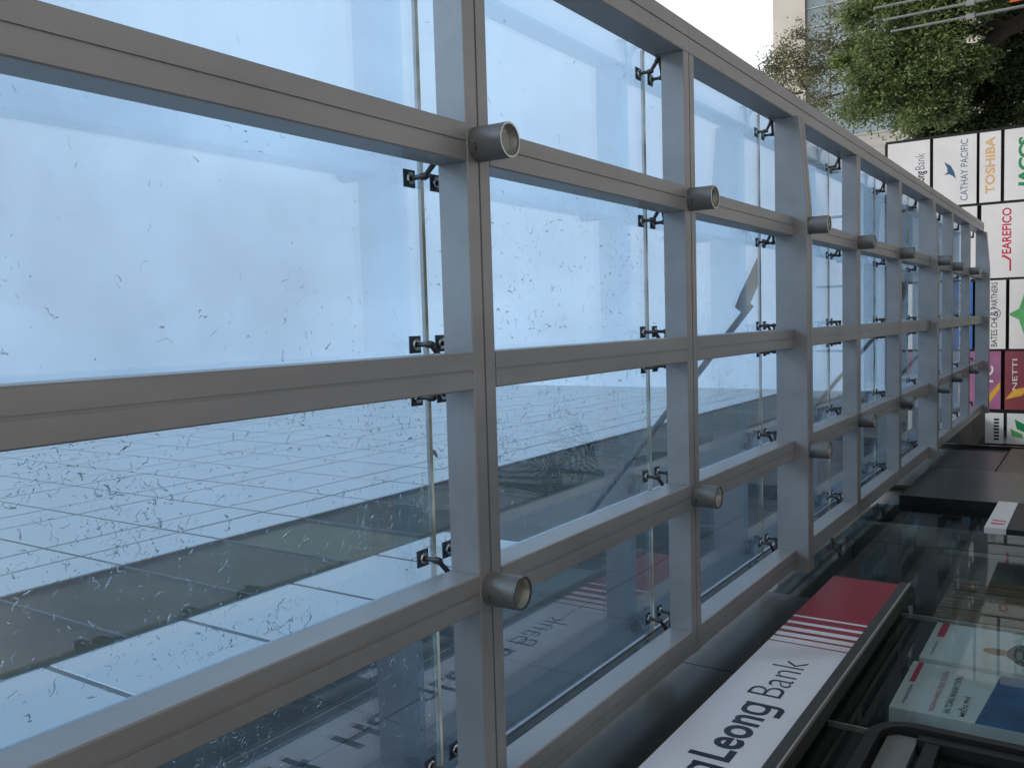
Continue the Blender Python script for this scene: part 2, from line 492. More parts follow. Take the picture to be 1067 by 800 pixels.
# glass panes with sealed joints; drops of rain lie on the upper side of the near ones
GX = [LX[0] - 0.02, LX[1], LX[2], LX[3], LX[4], LX[4] - 0.16]
def squiggles(w, d, count, rs):
    """flat-bottomed little runs of water, random in shape, on a pane w (x) by d (y)"""
    m = MB()
    cl = [(rs.uniform(0, w), rs.uniform(0, d), rs.uniform(0.04, 0.16)) for _ in range(28)]
    for _ in range(count):
        if rs.random() < 0.7:
            c_ = rs.choice(cl)
            x, y = min(max(rs.gauss(c_[0], c_[2]), 0.04), w - 0.04), min(max(rs.gauss(c_[1], c_[2] * 1.5), 0.04), d - 0.04)
        else:
            x, y = rs.uniform(0.04, w - 0.04), rs.uniform(0.04, d - 0.04)
        big = rs.random()
        k = rs.choice((1, 1, 2, 3, 4, 5, 6, 8)) if big > 0.3 else 1
        a = rs.uniform(0, 2 * math.pi)
        wd = rs.choice((0.0009, 0.0012, 0.0016, 0.0022, 0.0032)) * rs.uniform(0.8, 1.25)
        hh = wd * rs.uniform(0.2, 0.42)
        st = rs.uniform(0.004, 0.010)
        pts = [(x, y)]
        for i in range(k):
            a += rs.gauss(0, 0.65)
            x += math.cos(a) * st; y += math.sin(a) * st
            pts.append((x, y))
        ws = [wd * (0.35 if i in (0, len(pts) - 1) else rs.uniform(0.7, 1.3)) for i in range(len(pts))]
        if k == 1:
            pts.insert(1, ((pts[0][0] + pts[1][0]) / 2, (pts[0][1] + pts[1][1]) / 2)); ws.insert(1, wd * 1.2)
        vs = []
        for i, (px, py) in enumerate(pts):
            q0, q1 = pts[max(0, i - 1)], pts[min(len(pts) - 1, i + 1)]
            dx, dy = q1[0] - q0[0], q1[1] - q0[1]
            L = math.hypot(dx, dy) or 1
            nx, ny = -dy / L, dx / L
            s_ = ws[i]; hz = hh * s_ / wd
            for t, z in ((-1, 0), (-0.62, 0.75), (0, 1), (0.62, 0.75), (1, 0)):
                vs.append((px + nx * s_ * t, py + ny * s_ * t, z * hz))
        fs = [(i * 5 + j, i * 5 + (j + 1) % 5, (i + 1) * 5 + (j + 1) % 5, (i + 1) * 5 + j) for i in range(len(pts) - 1) for j in range(5)]
        e = (len(pts) - 1) * 5
        fs += [(4, 3, 2, 1, 0), (e, e + 1, e + 2, e + 3, e + 4)]
        m.add(vs, fs, True)
    return m

DENS = {-1: (50, 170, 2400, 1600), 0: (100, 800, 2300, 800), 1: (120, 700, 1200, 400), 2: (120, 420, 560, 260), 3: (90, 260, 320, 160)}
GAP = 0.009
for n in COLS[:-1]:
    ya, yb = yc(n) + GAP, yc(n + 1) - GAP
    for i in range(5):
        xa, xb = GX[i + 1] + (GAP if i < 4 else 0), GX[i] - (GAP if i > 0 else 0)
        pane = MB().box(0, xb - xa, 0, yb - ya, 0, GT).build('glass_pane', M['glass'], canopy, (xa, ya, GZ))
        if i < 4 and n in DENS:
            rs = random.Random(100 * n + i)
            rd = squiggles(xb - xa, yb - ya, DENS[n][i], rs).build('raindrops', M['water'], pane, (0, 0, GT + 0.0006))
            rd['kind'] = 'stuff'
        # seal across, above the cross beam
        MB().box(xa, xb, yc(n) - GAP + 0.001, yc(n) + GAP - 0.001, GZ - 0.004, GZ + GT + 0.002).build('joint_seal', M['silicone'], canopy)
    for i in range(1, 5):
        MB().box(GX[i] - GAP + 0.001, GX[i] + GAP - 0.001, ya, yb, GZ - 0.004, GZ + GT + 0.002).build('joint_seal', M['seal_grey'], canopy)

# spider fittings at the crossings
def spider_mesh():
    m = MB()
    z0, z1 = TOP - GZ, -0.014
    m.lathe([(0.0, z0), (0.034, z0), (0.034, z0 + 0.02), (0.02, z0 + 0.03), (0.02, z0 + 0.075), (0.0, z0 + 0.08)], (0, 0, 0), 12)
    for sx in (-1, 1):
        for sy in (-1, 1):
            m.tube([(0, 0, z0 + 0.055), (sx * 0.07, sy * 0.05, z0 + 0.062), (sx * 0.128, sy * 0.1, z0 + 0.075)], [0.017, 0.014, 0.012], 8)
            m.lathe([(0.0, z0 + 0.058), (0.014, z0 + 0.058), (0.018, z0 + 0.07), (0.018, z0 + 0.095), (0.012, z0 + 0.1), (0.012, z1 - 0.012)], (sx * 0.128, sy * 0.1, 0), 12)
    return m.data('spider_fitting', M['dark_steel'])
def bolt_mesh():
    return MB().lathe([(0.012, -0.022), (0.024, -0.022), (0.03, -0.016), (0.03, -0.006), (0.0, -0.006)], (0, 0, 0), 18).data('bolt_disc', M['chrome'])
sp_me, bolt_me = spider_mesh(), bolt_mesh()
plate_me = MB().box(-0.042, 0.042, -0.042, 0.042, -0.0055, -0.001).data('patch_plate', M['gasket'])
for n in COLS:
    for i, x in enumerate(LX):
        xx = x if i else GX[0] - 0.06
        s = obj('spider_fitting', sp_me, canopy, (xx, yc(n), GZ))
        for sx in (-1, 1):
            if i == 0 and sx > 0: continue
            for sy in (-1, 1):
                if (n == COLS[0] and sy < 0) or (n == COLS[-1] and sy > 0): continue
                obj('patch_plate', plate_me, s, (sx * 0.128, sy * 0.1, 0))
                obj('bolt_disc', bolt_me, s, (sx * 0.128, sy * 0.1, 0))

# hanger rods from the main beams up to the tower face
for n in (-1, 2, 5, 8):
    y = yc(n)
    hg = MB()
    za, zb = EYE + 2.86, EYE + 5.06
    hg.tube([(0.12, y, za + 0.03), (-2.50, y, zb)], 0.034, 10)
    hg.build('hanger_rod', M['dark_steel'], canopy)
    g = MB().extrude([(0.56, GZ - EYE + 0.03), (0.30, GZ - EYE + 0.03), (0.02, 2.95), (0.10, 3.05), (0.22, 3.0)], y - 0.011, y + 0.011, lambda q, t: (q[0], t, q[1] + EYE))
    g.build('gusset_plate', M['dark_steel'], canopy)
    MB().box(-2.60, -2.46, y - 0.09, y + 0.09, zb - 0.16, zb + 0.1).build('wall_bracket', M['dark_steel'], canopy)

# downlights under the crossings
def lamp_parts():
    body = MB().lathe([(0.0, 0.0), (0.081, 0.0), (0.081, -0.012), (0.078, -0.014), (0.078, -0.017), (0.081, -0.019), (0.081, -0.172), (0.078, -0.176), (0.071, -0.176), (0.071, -0.168)], (0, 0, 0), 32)
    refl = MB().lathe([(0.0708, -0.17), (0.068, -0.12), (0.058, -0.075), (0.04, -0.05), (0.0, -0.046)], (0, 0, 0), 28)
    bulb = MB().lathe([(0.0, -0.095), (0.016, -0.09), (0.02, -0.075), (0.014, -0.052), (0.0, -0.05)], (0, 0, 0), 14)
    lens = MB().lathe([(0.0, -0.150), (0.0685, -0.150), (0.0685, -0.153), (0.0, -0.153)], (0, 0, 0), 28)
    ring = MB().lathe([(0.0712, -0.178), (0.0805, -0.178), (0.0805, -0.1762), (0.0712, -0.1762)], (0, 0, 0), 32)
    mark = MB()
    for k in range(3):
        a0 = math.pi * 1.35 + 0.16 * k
        c, s_ = math.cos(a0), math.sin(a0)
        t = Vector((-s_, c, 0)); c0 = Vector((c, s_, 0)) * 0.0815
        for sg in (-1, 1):
            q = [c0 + t * (0.0055 * sg) + Vector((0, 0, -0.045)), c0 + t * (0.0025 * sg) + Vector((0, 0, -0.045)), c0 + Vector((0, 0, -0.032)) - t * 0.001 * sg, c0 + Vector((0, 0, -0.032)) + t * 0.002 * sg]
            mark.add(q, [(0, 1, 2, 3)])
    return [('housing', body.data('housing', M['lamp'])), ('reflector', refl.data('reflector', M['lamp_in'])), ('bulb', bulb.data('bulb', M['letter'])), ('lens', lens.data('lens', M['lens'])),
            ('rim', ring.data('rim', M['chrome'])), ('maker_mark', mark.data('maker_mark', M['black']))]
LP = lamp_parts()
ORD = ['nearest', 'second nearest', 'third nearest', 'fourth nearest', 'fifth nearest', 'sixth nearest', 'seventh nearest', 'farthest']
for i, side in ((1, 'street-side row under the canopy'), (3, 'shop-side row under the canopy')):
    for n in range(0, 8):
        z = (H - 0.125 if main(n) else H) - 0.0015
        y = yc(n) + (0.0 if not main(n) else 0.0)
        t = thing('downlight', 'grey cylinder downlight, %s of the %s' % (ORD[n], side), 'lamp', (LX[i], y, z), 'cylinder downlights under the canopy beams')
        for nm, me in LP:
            obj(nm, me, t)

# fallen leaves caught on the glass
for lx, ly, lb in ((-0.30, 3.30, 'small yellow-green leaf lying on the glass under the middle beam'), (-0.62, 3.47, 'small olive leaf stuck to the glass joint nearest the camera')):
    m = MB().add([(0, 0, 0.003), (0.012, 0.02, 0.005), (0.009, 0.045, 0.004), (0, 0.06, 0.003), (-0.009, 0.045, 0.004), (-0.012, 0.02, 0.005)], [(0, 1, 2, 3, 4, 5)])
    m.add([(0, 0, 0.001), (0.012, 0.02, 0.002), (0.009, 0.045, 0.002), (0, 0.06, 0.001), (-0.009, 0.045, 0.002), (-0.012, 0.02, 0.002)], [(5, 4, 3, 2, 1, 0)])
    o = m.build('fallen_leaf', M['leaf_y'], None, (lx, ly, GZ + GT + 0.001))
    o.rotation_euler = (0, 0, rng.uniform(0, 6))
    tag(o, lb, 'leaf')

# ------------------------------------------------------------------ office tower beside the canopy
FX = -2.62                                   # plane of the facade
Y_A, Y_B = -12.0, 31.9
TWR_TOP = 44.6
tower = thing('office_tower', 'tall office tower clad in white panels rising above the canopy', 'building', (FX, 10, 0))
def tp(name, mb, m):                         # part of the tower, drawn in world coordinates
    o = mb.build(name, m, tower)
    o.matrix_parent_inverse = Matrix.Translation((-FX, -10, 0))
    return o
W_LO, W_HI = EYE + 7.03, EYE + 9.29          # strip of windows
C_LO = EYE + 2.95                            # cladding starts above the canopy
# backing walls (dark in the joints)
tp('wall_core', MB().box(FX - 16, FX - 0.008, Y_A, Y_B - 0.02, W_HI + 0.02, TWR_TOP - 0.05), M['joint'])
tp('wall_core', MB().box(FX - 16, FX - 0.008, Y_A, Y_B - 0.02, C_LO, W_LO - 0.02), M['joint'])
tp('wall_core', MB().box(FX - 16, FX - 1.6, Y_A, Y_B - 0.02, W_LO - 0.019, W_HI + 0.019), M['interior'])
# cladding panels
def panel_mesh(w, h):
    e = 0.006
    vs = [(-0.03, 0, 0), (-0.03, w, 0), (-0.03, w, h), (-0.03, 0, h), (-e, 0, 0), (-e, w, 0), (-e, w, h), (-e, 0, h), (0, e, e), (0, w - e, e), (0, w - e, h - e), (0, e, h - e)]
    fs = [(8, 9, 10, 11), (4, 5, 9, 8), (5, 6, 10, 9), (6, 7, 11, 10), (7, 4, 8, 11), (0, 1, 5, 4), (1, 2, 6, 5), (2, 3, 7, 6), (3, 0, 4, 7)]
    return MB().add(vs, fs)
PW, GJ, VJ = 1.38, 0.036, 0.06
rows = []
z = W_HI + 0.03
for k in range(40):
    for h in ((0.84, 0.80, 1.64) if k == 0 else (0.80, 1.64)):
        if z + h > TWR_TOP: break
        rows.append((z, h)); z += h
top_rows = z
cache = {}
def panel(y, z, w, h, dx=0.0):
    key = (round(w, 3), round(h, 3))
    if key not in cache:
        cache[key] = panel_mesh(w - VJ, h - GJ).data('cladding_panel', M['panel'])
    o = obj('cladding_panel', cache[key], tower, (dx, y + VJ / 2 - 10, z + GJ / 2))
    return o
cells = [(y0 + 0, z0, PW, h) for z0, h in rows for y0 in np.arange(5.80 - 13 * PW, Y_B - 0.2, PW)]
cells += [(y0, z0, 1.29, h) for z0, h in ((C_LO + 2.1, W_LO - C_LO - 2.1),) for y0 in np.arange(3.66 - 12 * 1.29, 8.0, 1.29)]
for z0, h in ((C_LO, 1.05), (C_LO + 1.05, 1.05)):
    for k_, y0 in enumerate(np.arange(3.02 - 6 * 1.29, Y_B - 1.3, 1.29)):
        tp('stone_panel', MB().box(FX - 0.03, FX + 0.001, y0 + 0.008, y0 + 1.282, z0 + 0.008, z0 + h - 0.008), M['stone'])
for y0 in np.arange(3.66 + 4 * 1.29, Y_B - 1.3, 1.29):
    tp('stone_panel', MB().box(FX - 0.03, FX + 0.001, y0 + 0.008, y0 + 1.282, C_LO + 2.108, W_LO - 0.018), M['stone2'])
def rank(c):
    y, zz = c[0] + 0.7, c[1] + c[3] / 2 - EYE
    if y < 2.0: return 999
    d = math.sqrt(2.62 ** 2 + y * y + zz * zz)
    return d if zz / math.hypot(y, 2.62) < 2.9 else 500 + d
cells.sort(key=rank)
for c in cells[:290]:
    w = min(c[2], Y_B - c[0])
    panel(c[0], c[1], w, c[3], rng.uniform(-0.002, 0.002))
rest = MB()
for c in cells[290:]:
    w = min(c[2], Y_B - c[0])
    pm = panel_mesh(w - VJ, c[3] - GJ)
    rest.add([(v[0] + FX, v[1] + c[0] + VJ / 2, v[2] + c[1] + GJ / 2) for v in pm.v], pm.f)
o = tp('cladding_panel', rest, M['panel']); o['kind'] = 'stuff'
tp('end_wall', MB().box(FX - 16, FX - 0.031, Y_B - 0.018, Y_B, C_LO, TWR_TOP - 0.06), M['panel'])
tp('roof_parapet', MB().box(FX - 16, FX + 0.05, Y_A, Y_B + 0.05, TWR_TOP - 0.04, TWR_TOP + 0.8), M['panel'])
# window strip: sill, head, mullions, panes with blinds behind
tp('window_sill', MB().box(FX - 0.4, FX - 0.005, Y_A, Y_B, W_LO - 0.015, W_LO + 0.04), M['stone'])
tp('window_head', MB().box(FX - 0.4, FX - 0.002, Y_A, Y_B, W_HI - 0.008, W_HI + 0.018), M['stone2'])
pane_me = MB().box(-0.02, -0.012, 0.02, PW - 0.02, 0.045, W_HI - W_LO - 0.01).data('window_pane', M['win'])
mull_me = MB().box(-0.045, -0.008, -0.012, 0.012, 0.051, W_HI - W_LO - 0.011).data('mullion', M['joint'])
bl = {k: MB().box(-0.07, -0.062, 0.002, PW - 0.002, 0.05, W_HI - W_LO - 0.012).data('blind', M[k]) for k in ('blind_a', 'blind_b', 'blind_c')}
pat = ['blind_b'] * 8 + ['blind_a', 'blind_c', 'blind_b', 'blind_c', 'blind_c', 'blind_b', 'blind_c', 'blind_c', 'blind_b', 'blind_c', 'blind_c', 'blind_c', 'blind_b', 'blind_c', 'blind_c', 'blind_c']
for k in range(-4, 20):
    y = 5.80 + (k - 3) * PW
    if y + PW > Y_B: break
    o = obj('window_pane', pane_me, tower, (0, y - 10, W_LO))
    obj('blind', bl[pat[(k + 4) % len(pat)]], o)
    obj('mullion', mull_me, tower, (0, y - 10, W_LO))

# ground floor: dark fascia, shopfront glazing, pier, rooms behind
fas_h = C_LO - 0.012
for k in range(-6, 15):
    y = 6.22 + (k - 2) * 2.05
    if y > 25.8: break
    if 8.2 < y < 13.1 or y > 17: continue
    tp('fascia_panel', MB().box(FX - 0.05, FX, y + 0.006, y + 2.044, EYE + 1.50, fas_h), M['granite'])
tp('ground_wall', MB().box(FX - 0.3, FX - 0.06, Y_A, 8.3, EYE + 1.52, C_LO - 0.005), M['pier'])
tp('ground_wall', MB().box(FX - 0.3, FX - 0.06, 13.2, 19.35, EYE + 1.52, C_LO - 0.005), M['pier'])
tp('pier', MB().box(FX - 0.6, FX + 0.09, 13.15, 15.7, 0, EYE + 2.38), M['pier'])
tp('pier', MB().box(FX - 0.6, FX + 0.06, 1.2, 2.1, 0, EYE + 1.48), M['pier'])
SX = FX - 0.02
ys = [2.14, 4.2, 5.84, 8.32, 10.8, 13.11]
for a, b in zip(ys[:-1], ys[1:]):
    tp('shopfront_pane', MB().box(SX - 0.012, SX, a + 0.012, b - 0.012, 0.05, EYE + (1.49 if a < 8 else 2.93)), M['shopglass'])
for y in ys[1:-1]:
    tp('shopfront_mullion', MB().box(SX - 0.05, SX - 0.014, y - 0.008, y + 0.008, 0.05, EYE + 1.49), M['trim_lt'])
ys2 = [15.75, 19.3, 22.6, 25.9]
for a, b in zip(ys2[:-1], ys2[1:]):
    SX = FX - 0.02 - (1.3 if a > 19 else 0)
    tp('shopfront_pane' if a > 19 else 'stone_panel', MB().box(SX - 0.012, SX, a + 0.012, b - 0.012, 0.05, EYE + 1.49), M['shopglass'] if a > 19 else M['granite'])
tp('return_wall', MB().box(FX - 1.35, FX - 0.003, 19.36, 19.5, 0.0, C_LO - 0.005), M['pier'])
tp('recess_wall', MB().box(FX - 1.5, FX - 1.3, 19.51, Y_B, EYE + 1.5, C_LO - 0.005), M['pier'])
tp('room_wall', MB().box(-8.2, -8.0, Y_A, Y_B, 0, EYE + 2.93), M['interior'])
tp('room_wall', MB().box(-8.0, FX - 0.3, 12.9, 13.1, 0, EYE + 2.93), M['interior'])
tp('room_wall', MB().box(-8.0, FX - 0.3, 0.6, 0.8, 0, EYE + 2.93), M['interior'])
tp('room_wall', MB().box(-8.0, FX - 0.2, Y_B - 0.3, Y_B - 0.1, 0, EYE + 2.93), M['interior'])
tp('room_ceiling', MB().box(-8.0, FX - 0.08, 0.8, Y_B - 0.31, EYE + 2.94, EYE + 3.0), M['interior'])
tp('room_floor', MB().box(-8.0, FX - 0.01, 0.8, Y_B - 0.31, 0.0, 0.02), M['int_floor'])
tp('outer_wall', MB().box(FX - 0.3, FX - 0.005, Y_A, 1.19, 0, EYE + 1.50), M['granite'])
tp('outer_wall', MB().box(FX - 1.5, FX - 1.005, 26.3, Y_B, 0, C_LO - 0.006), M['pier'])
# double door: posts, head, leaf glass, handles
for y in (5.10, 5.73):
    tp('door_post', MB().box(FX - 0.06, FX + 0.035, y - 0.045, y + 0.045, 0.0, EYE + 0.93), M['frame_dk'])
tp('door_head', MB().box(FX - 0.06, FX + 0.03, 4.255, 5.684, EYE + 0.80, EYE + 0.88), M['frame_dk'])
def round_frame(y0, y1, z1, th, rad, x0, x1):
    def loop(o, r):
        a = [(y0 + o, 0.0), (y0 + o, z1 - o - r)]
        a += [(y0 + o + r - r * math.cos(t), z1 - o - r + r * math.sin(t)) for t in [k * math.pi / 16 for k in range(1, 9)]]
        a += [(y1 - o - r + r * math.sin(t), z1 - o - r + r * math.cos(t)) for t in [k * math.pi / 16 for k in range(0, 9)]]
        return a + [(y1 - o, 0.0)]
    A, B_ = loop(0, rad), loop(th, max(0.02, rad - th))
    n = len(A)
    vs = [(x1, q[0], q[1]) for q in A + B_] + [(x0, q[0], q[1]) for q in A + B_]
    fs = []
    for i in range(n - 1):
        fs += [(i, n + i, n + i + 1, i + 1), (2 * n + i, 2 * n + i + 1, 3 * n + i + 1, 3 * n + i), (i, i + 1, 2 * n + i + 1, 2 * n + i), (n + i, 3 * n + i, 3 * n + i + 1, n + i + 1)]
    return MB().add(vs, fs)
tp('door_surround', round_frame(4.0, 5.86, EYE + 1.20, 0.07, 0.26, FX - 0.05, FX + 0.06), M['frame_dk'])
tp('door_panel', MB().box(FX - 0.04, FX + 0.008, 4.255, 5.76, EYE + 0.932, EYE + 1.10), M['interior'])
tp('door_notice', MB().box(FX + 0.0085, FX + 0.012, 4.75, 5.25, EYE + 0.95, EYE + 1.06), M['poster'])
tp('door_post', MB().box(FX - 0.06, FX + 0.035, 4.16, 4.25, 0.0, EYE + 0.93), M['frame_dk'])

# slatted wooden screen behind the glass
scr = thing('slat_screen', 'brown wooden slat screen behind the shop window beside the posters', 'screen', (-2.71, 8.36, 0))
slat_me = MB().box(-0.03, 0.03, 0, 0.052, 0.05, EYE + 1.25).data('slat', M['wood'])
for k in range(17):
    obj('slat', slat_me, scr, (rng.uniform(-0.006, 0.006), k * 0.085, 0))
MB().box(-0.05, -0.032, 0, 17 * 0.085, EYE + 1.1, EYE + 1.16).build('rail', M['wood'], scr)

# ------------------------------------------------------------------ bank fascia sign
sign = thing('fascia_sign', 'long white bank name sign with dark lettering and red striped end', 'sign', (-2.47, 2.60, EYE + 1.54))
sign.scale = (0.98, 0.98, 0.98)
def sg(name, y0, y1, z0, z1, m, t):
    o = MB().box(-0.09 if t == 0 else 0.0006, t, y0 - 2.65, y1 - 2.65, z0 - 1.57, z1 - 1.57).build(name, m, sign)
    return o
SB, ST = 1.575, 2.17
sg('sign_box', 2.65, 8.72, SB, ST, M['sign_white'], 0)
sg('red_end', 7.43, 8.72, SB + 0.001, ST - 0.001, M['maroon'], 0.002)
for y, w in ((7.27, 0.115), (7.12, 0.085), (6.98, 0.055), (6.86, 0.032), (6.74, 0.018)):
    sg('stripe', y, y + w, SB + 0.001, ST - 0.001, M['maroon'], 0.002)
MB().box(-0.13, 0.02, 0, 6.09, -0.075, -0.003).build('lower_trim', M['sign_trim'], sign)
MB().box(-0.0, 0.028, 0, 6.10, -0.088, -0.077).build('bright_edge', M['trim_lt'], sign)
MB().box(-0.13, 0.004, 6.072, 6.09, 0.0, 0.6).build('end_cap', M['sign_trim'], sign)
OX = 0.0012
CAP = (0.0, 0.7)
def stx(b, y0, y1, bold, z0=1.76, h=0.24):
    text('lettering', b, M['navy'], sign, (OX, y0 - 2.65, z0 - 1.57), 'facade', y1 - y0, h, bold, cap_ref=CAP)
stx('Hon', 3.76, 4.43, 0.022)
stx('Leon', 4.71, 5.36, 0.022)
def glyph_g(y0, w, xh, sw, m):
    # single-storey g: bowl ring, stem and hook
    cxg, n = w / 2, 24
    ro, so = (w / 2, xh / 2), sw
    sup = lambda a, rx, ry: (cxg + rx * math.copysign(abs(math.cos(a)) ** 0.75, math.cos(a)), xh / 2 + ry * math.copysign(abs(math.sin(a)) ** 0.75, math.sin(a)))
    o_ = [sup(2 * math.pi * k / n, w / 2, xh / 2) for k in range(n)]
    i_ = [sup(2 * math.pi * k / n, w / 2 - sw, xh / 2 - sw * 0.85) for k in range(n)]
    B = Matrix.Translation((OX, y0 - 2.65, 1.76 - 1.57)) @ BASIS['facade']
    mb = MB().add([B @ Vector((q[0], q[1], 0)) for q in o_ + i_], [(k, (k + 1) % n, n + (k + 1) % n, n + k) for k in range(n)])
    mb.build('lettering', m, sign)
    st_ = [(w, xh), (w, -0.03), (w - 0.012, -0.06), (w - 0.045, -0.082), (0.02, -0.082), (0.02, -0.082 + sw), (w - 0.055, -0.082 + sw), (w - sw, -0.035), (w - sw, xh)]
    MB().add([B @ Vector((q[0], q[1], 0.0004)) for q in st_], [(8, 7, 1, 0), (7, 6, 2, 1), (6, 5, 4, 3), (6, 3, 2)]).build('lettering', m, sign)
glyph_g(4.465, 0.185, 0.178, 0.040, M['navy'])
glyph_g(5.385, 0.185, 0.178, 0.040, M['navy'])
stx('Bank', 5.70, 6.40, -0.012)
def arc_bar(x0, x1, y0, y1, bend, wd, m):
    n = 8
    c = []
    for i in range(n + 1):
        t = i / n
        c.append((x0 + (x1 - x0) * t + (bend if abs(y1 - y0) > abs(x1 - x0) else 0) * math.sin(math.pi * t / 2) ** 2,
                  y0 + (y1 - y0) * t + (bend if abs(y1 - y0) <= abs(x1 - x0) else 0) * math.sin(math.pi * t / 2) ** 2))
    horiz = abs(x1 - x0) >= abs(y1 - y0)
    a = [(q[0], q[1] + wd) if horiz else (q[0] + wd, q[1]) for q in c]
    b = [(q[0], q[1] - wd) if horiz else (q[0] - wd, q[1]) for q in reversed(c)]
    pts = (b + a) if horiz else list(reversed(b + a))
    printed('emblem_bar', pts, m, sign, (OX, 3.02 - 2.65, 1.70 - 1.57), 'facade', 0.002)
for k in range(3):
    arc_bar(0.02 + 0.03 * k, 0.42 + 0.03 * k, 0.22 - 0.1 * k + 0.08, 0.17 - 0.1 * k + 0.08, 0.08, 0.022, M['navy'])
    arc_bar(0.16 + 0.13 * k, 0.10 + 0.13 * k, 0.0, 0.36, 0.07, 0.022, M['maroon'] if k < 2 else M['navy'])

# ------------------------------------------------------------------ poster light boxes in the window
def poster(y0, y1, z0, z1, label):
    t = thing('window_poster', label, 'poster', (FX - 0.045, y0, EYE + z0))
    MB().box(-0.14, 0, 0, y1 - y0, 0, z1 - z0).build('light_box', M['poster'], t)
    return t
pA = poster(6.28, 7.22, -0.25, 1.20, 'pale bank poster with dark and red Vietnamese lines above a blue half')
def pt(par, y, z, z0, b, m, w, h, bold=0.006):
    text('lettering', b, m, par, (0.0012, y, z - z0), 'facade', w, h, bold)
pt(pA, 0.07, 0.925, -0.25, 'NGÂN HÀNG TRỰC TUYẾN', M['red'], 0.76, 0.062)
pt(pA, 0.07, 0.83, -0.25, 'AN TOÀN, NHANH CHÓNG', M['navy'], 0.74, 0.062)
pt(pA, 0.07, 0.745, -0.25, 'MIỄN PHÍ', M['navy'], 0.36, 0.055)
pt(pA, 0.10, 1.115, -0.25, 'HongLeong Bank', M['navy'], 0.36, 0.032, 0.0)
printed('red_strip', [(0.52, 1.375), (0.93, 1.375), (0.93, 1.41), (0.52, 1.41)], M['red'], pA, (0.0006, 0, 0), 'facade', 0.002)
printed('blue_field', [(0.004, 0.004), (0.936, 0.004), (0.936, 0.86), (0.004, 0.93)], M['poster_bl'], pA, (0.0006, 0, 0), 'facade', 0.002)
pB = poster(7.32, 8.24, -0.25, 1.18, 'pale bank poster with a red lower half and white numerals')
printed('red_strip', [(0.55, 1.33), (0.91, 1.33), (0.91, 1.385), (0.55, 1.385)], M['red'], pB, (0.0006, 0, 0), 'facade', 0.002)
pt(pB, 0.10, 1.095, -0.25, 'HongLeong Bank', M['navy'], 0.34, 0.03, 0.0)
printed('red_field', [(0.004, 0.004), (0.916, 0.004), (0.916, 0.78), (0.004, 0.60)], M['maroon'], pB, (0.0006, 0, 0), 'facade', 0.002)
printed('portrait_print', [(0.40 + 0.075 * math.cos(a), 0.93 + 0.10 * math.sin(a)) for a in [k * math.pi / 8 for k in range(16)]], M['skin'], pB, (0.0006, 0, 0), 'facade', 0.0025)
printed('portrait_print', [(0.12, 0.63), (0.66, 0.73), (0.62, 0.82), (0.48, 0.865), (0.33, 0.86), (0.18, 0.77)], M['navy'], pB, (0.0006, 0, 0), 'facade', 0.003)
text('lettering', '24', M['letter'], pB, (0.004, 0.22, 0.42), 'facade', 0.40, 0.24, 0.0, 0.25)

# ------------------------------------------------------------------ board of company signs beyond the canopy
BY = 26.0
board = thing('sign_board', 'big framed board of company name panels beyond the canopy end', 'billboard', (1, BY, 0))
bw = lambda x: x - 1.0
CX = [(2.76, 4.53), (0.82, 2.69), (-1.00, 0.76), (-2.56, -1.06), (-3.45, -2.66)]
BT, BB = 5.06, -0.55
MB().box(bw(-2.6), bw(4.57), 0.195, 0.22, EYE + BB, EYE + BT).build('back_panel', M['frame_dk'], board)
xs = [-3.48, -2.60, -1.03, 0.79, 2.725, 4.57]
for x in xs:
    MB().box(bw(x) - 0.035, bw(x) + 0.035, 0.03, 0.13, 0, EYE + (BT if x > -3 else 2.66)).build('frame_post', M['frame_dk'], board)
for zz in (BB, BT, 2.25, 3.95):
    MB().box(bw(-3.48) if zz < 2.6 else bw(-2.6), bw(4.57), 0.131, 0.19, EYE + zz - 0.04, EYE + zz + 0.04).build('frame_rail', M['frame_dk'], board)
def bp(ci, z1, z0, m):
    x0, x1 = CX[ci]
    return MB().box(bw(x0), bw(x1), 0, 0.03, EYE + z0, EYE + z1).build('sign_panel', m, board)
def bt(body, x, z, w, h, m, bold=0.0, shear=0.0):
    text('lettering', body, m, board, (bw(x), -0.0015, EYE + z), 'board', w, h, bold, shear)
def bpr(nm, pts, m, t=0.002):
    printed(nm, [(bw(q[0]), EYE + q[1]) for q in pts], m, board, (0, -0.0006, 0), 'board', t)
# column nearest the street
bp(0, 5.0, 3.96, M['white']); bt('HongLeong', 2.90, 4.02, 0.83, 0.30, M['navy'], 0.02); bt('Bank', 3.77, 4.09, 0.42, 0.22, M['navy'], -0.012)
bpr('emblem_bar', [(2.98, 4.46), (3.36, 4.50), (3.36, 4.57), (2.98, 4.53)], M['maroon']); bpr('emblem_bar', [(2.98, 4.62), (3.36, 4.66), (3.36, 4.73), (2.98, 4.69)], M['navy'])
bp(0, 3.88, 2.86, M['white']); bt('CATHAY PACIFIC', 2.86, 3.06, 1.56, 0.17, M['cx'], -0.003)
bpr('wing_mark', [(3.44, 3.34), (3.62, 3.38), (3.78, 3.46), (3.90, 3.62), (3.72, 3.54), (3.62, 3.54), (3.56, 3.62), (3.57, 3.50), (3.53, 3.43)], M['cx'])
bp(0, 2.79, 2.31, M['white']); bt('TOSHIBA', 2.98, 2.44, 1.42, 0.22, M['tan'], 0.03)
bp(0, 2.23, 1.10, M['white']); bt('JACCS', 3.02, 1.58, 1.28, 0.34, M['green'], 0.05, 0.05)
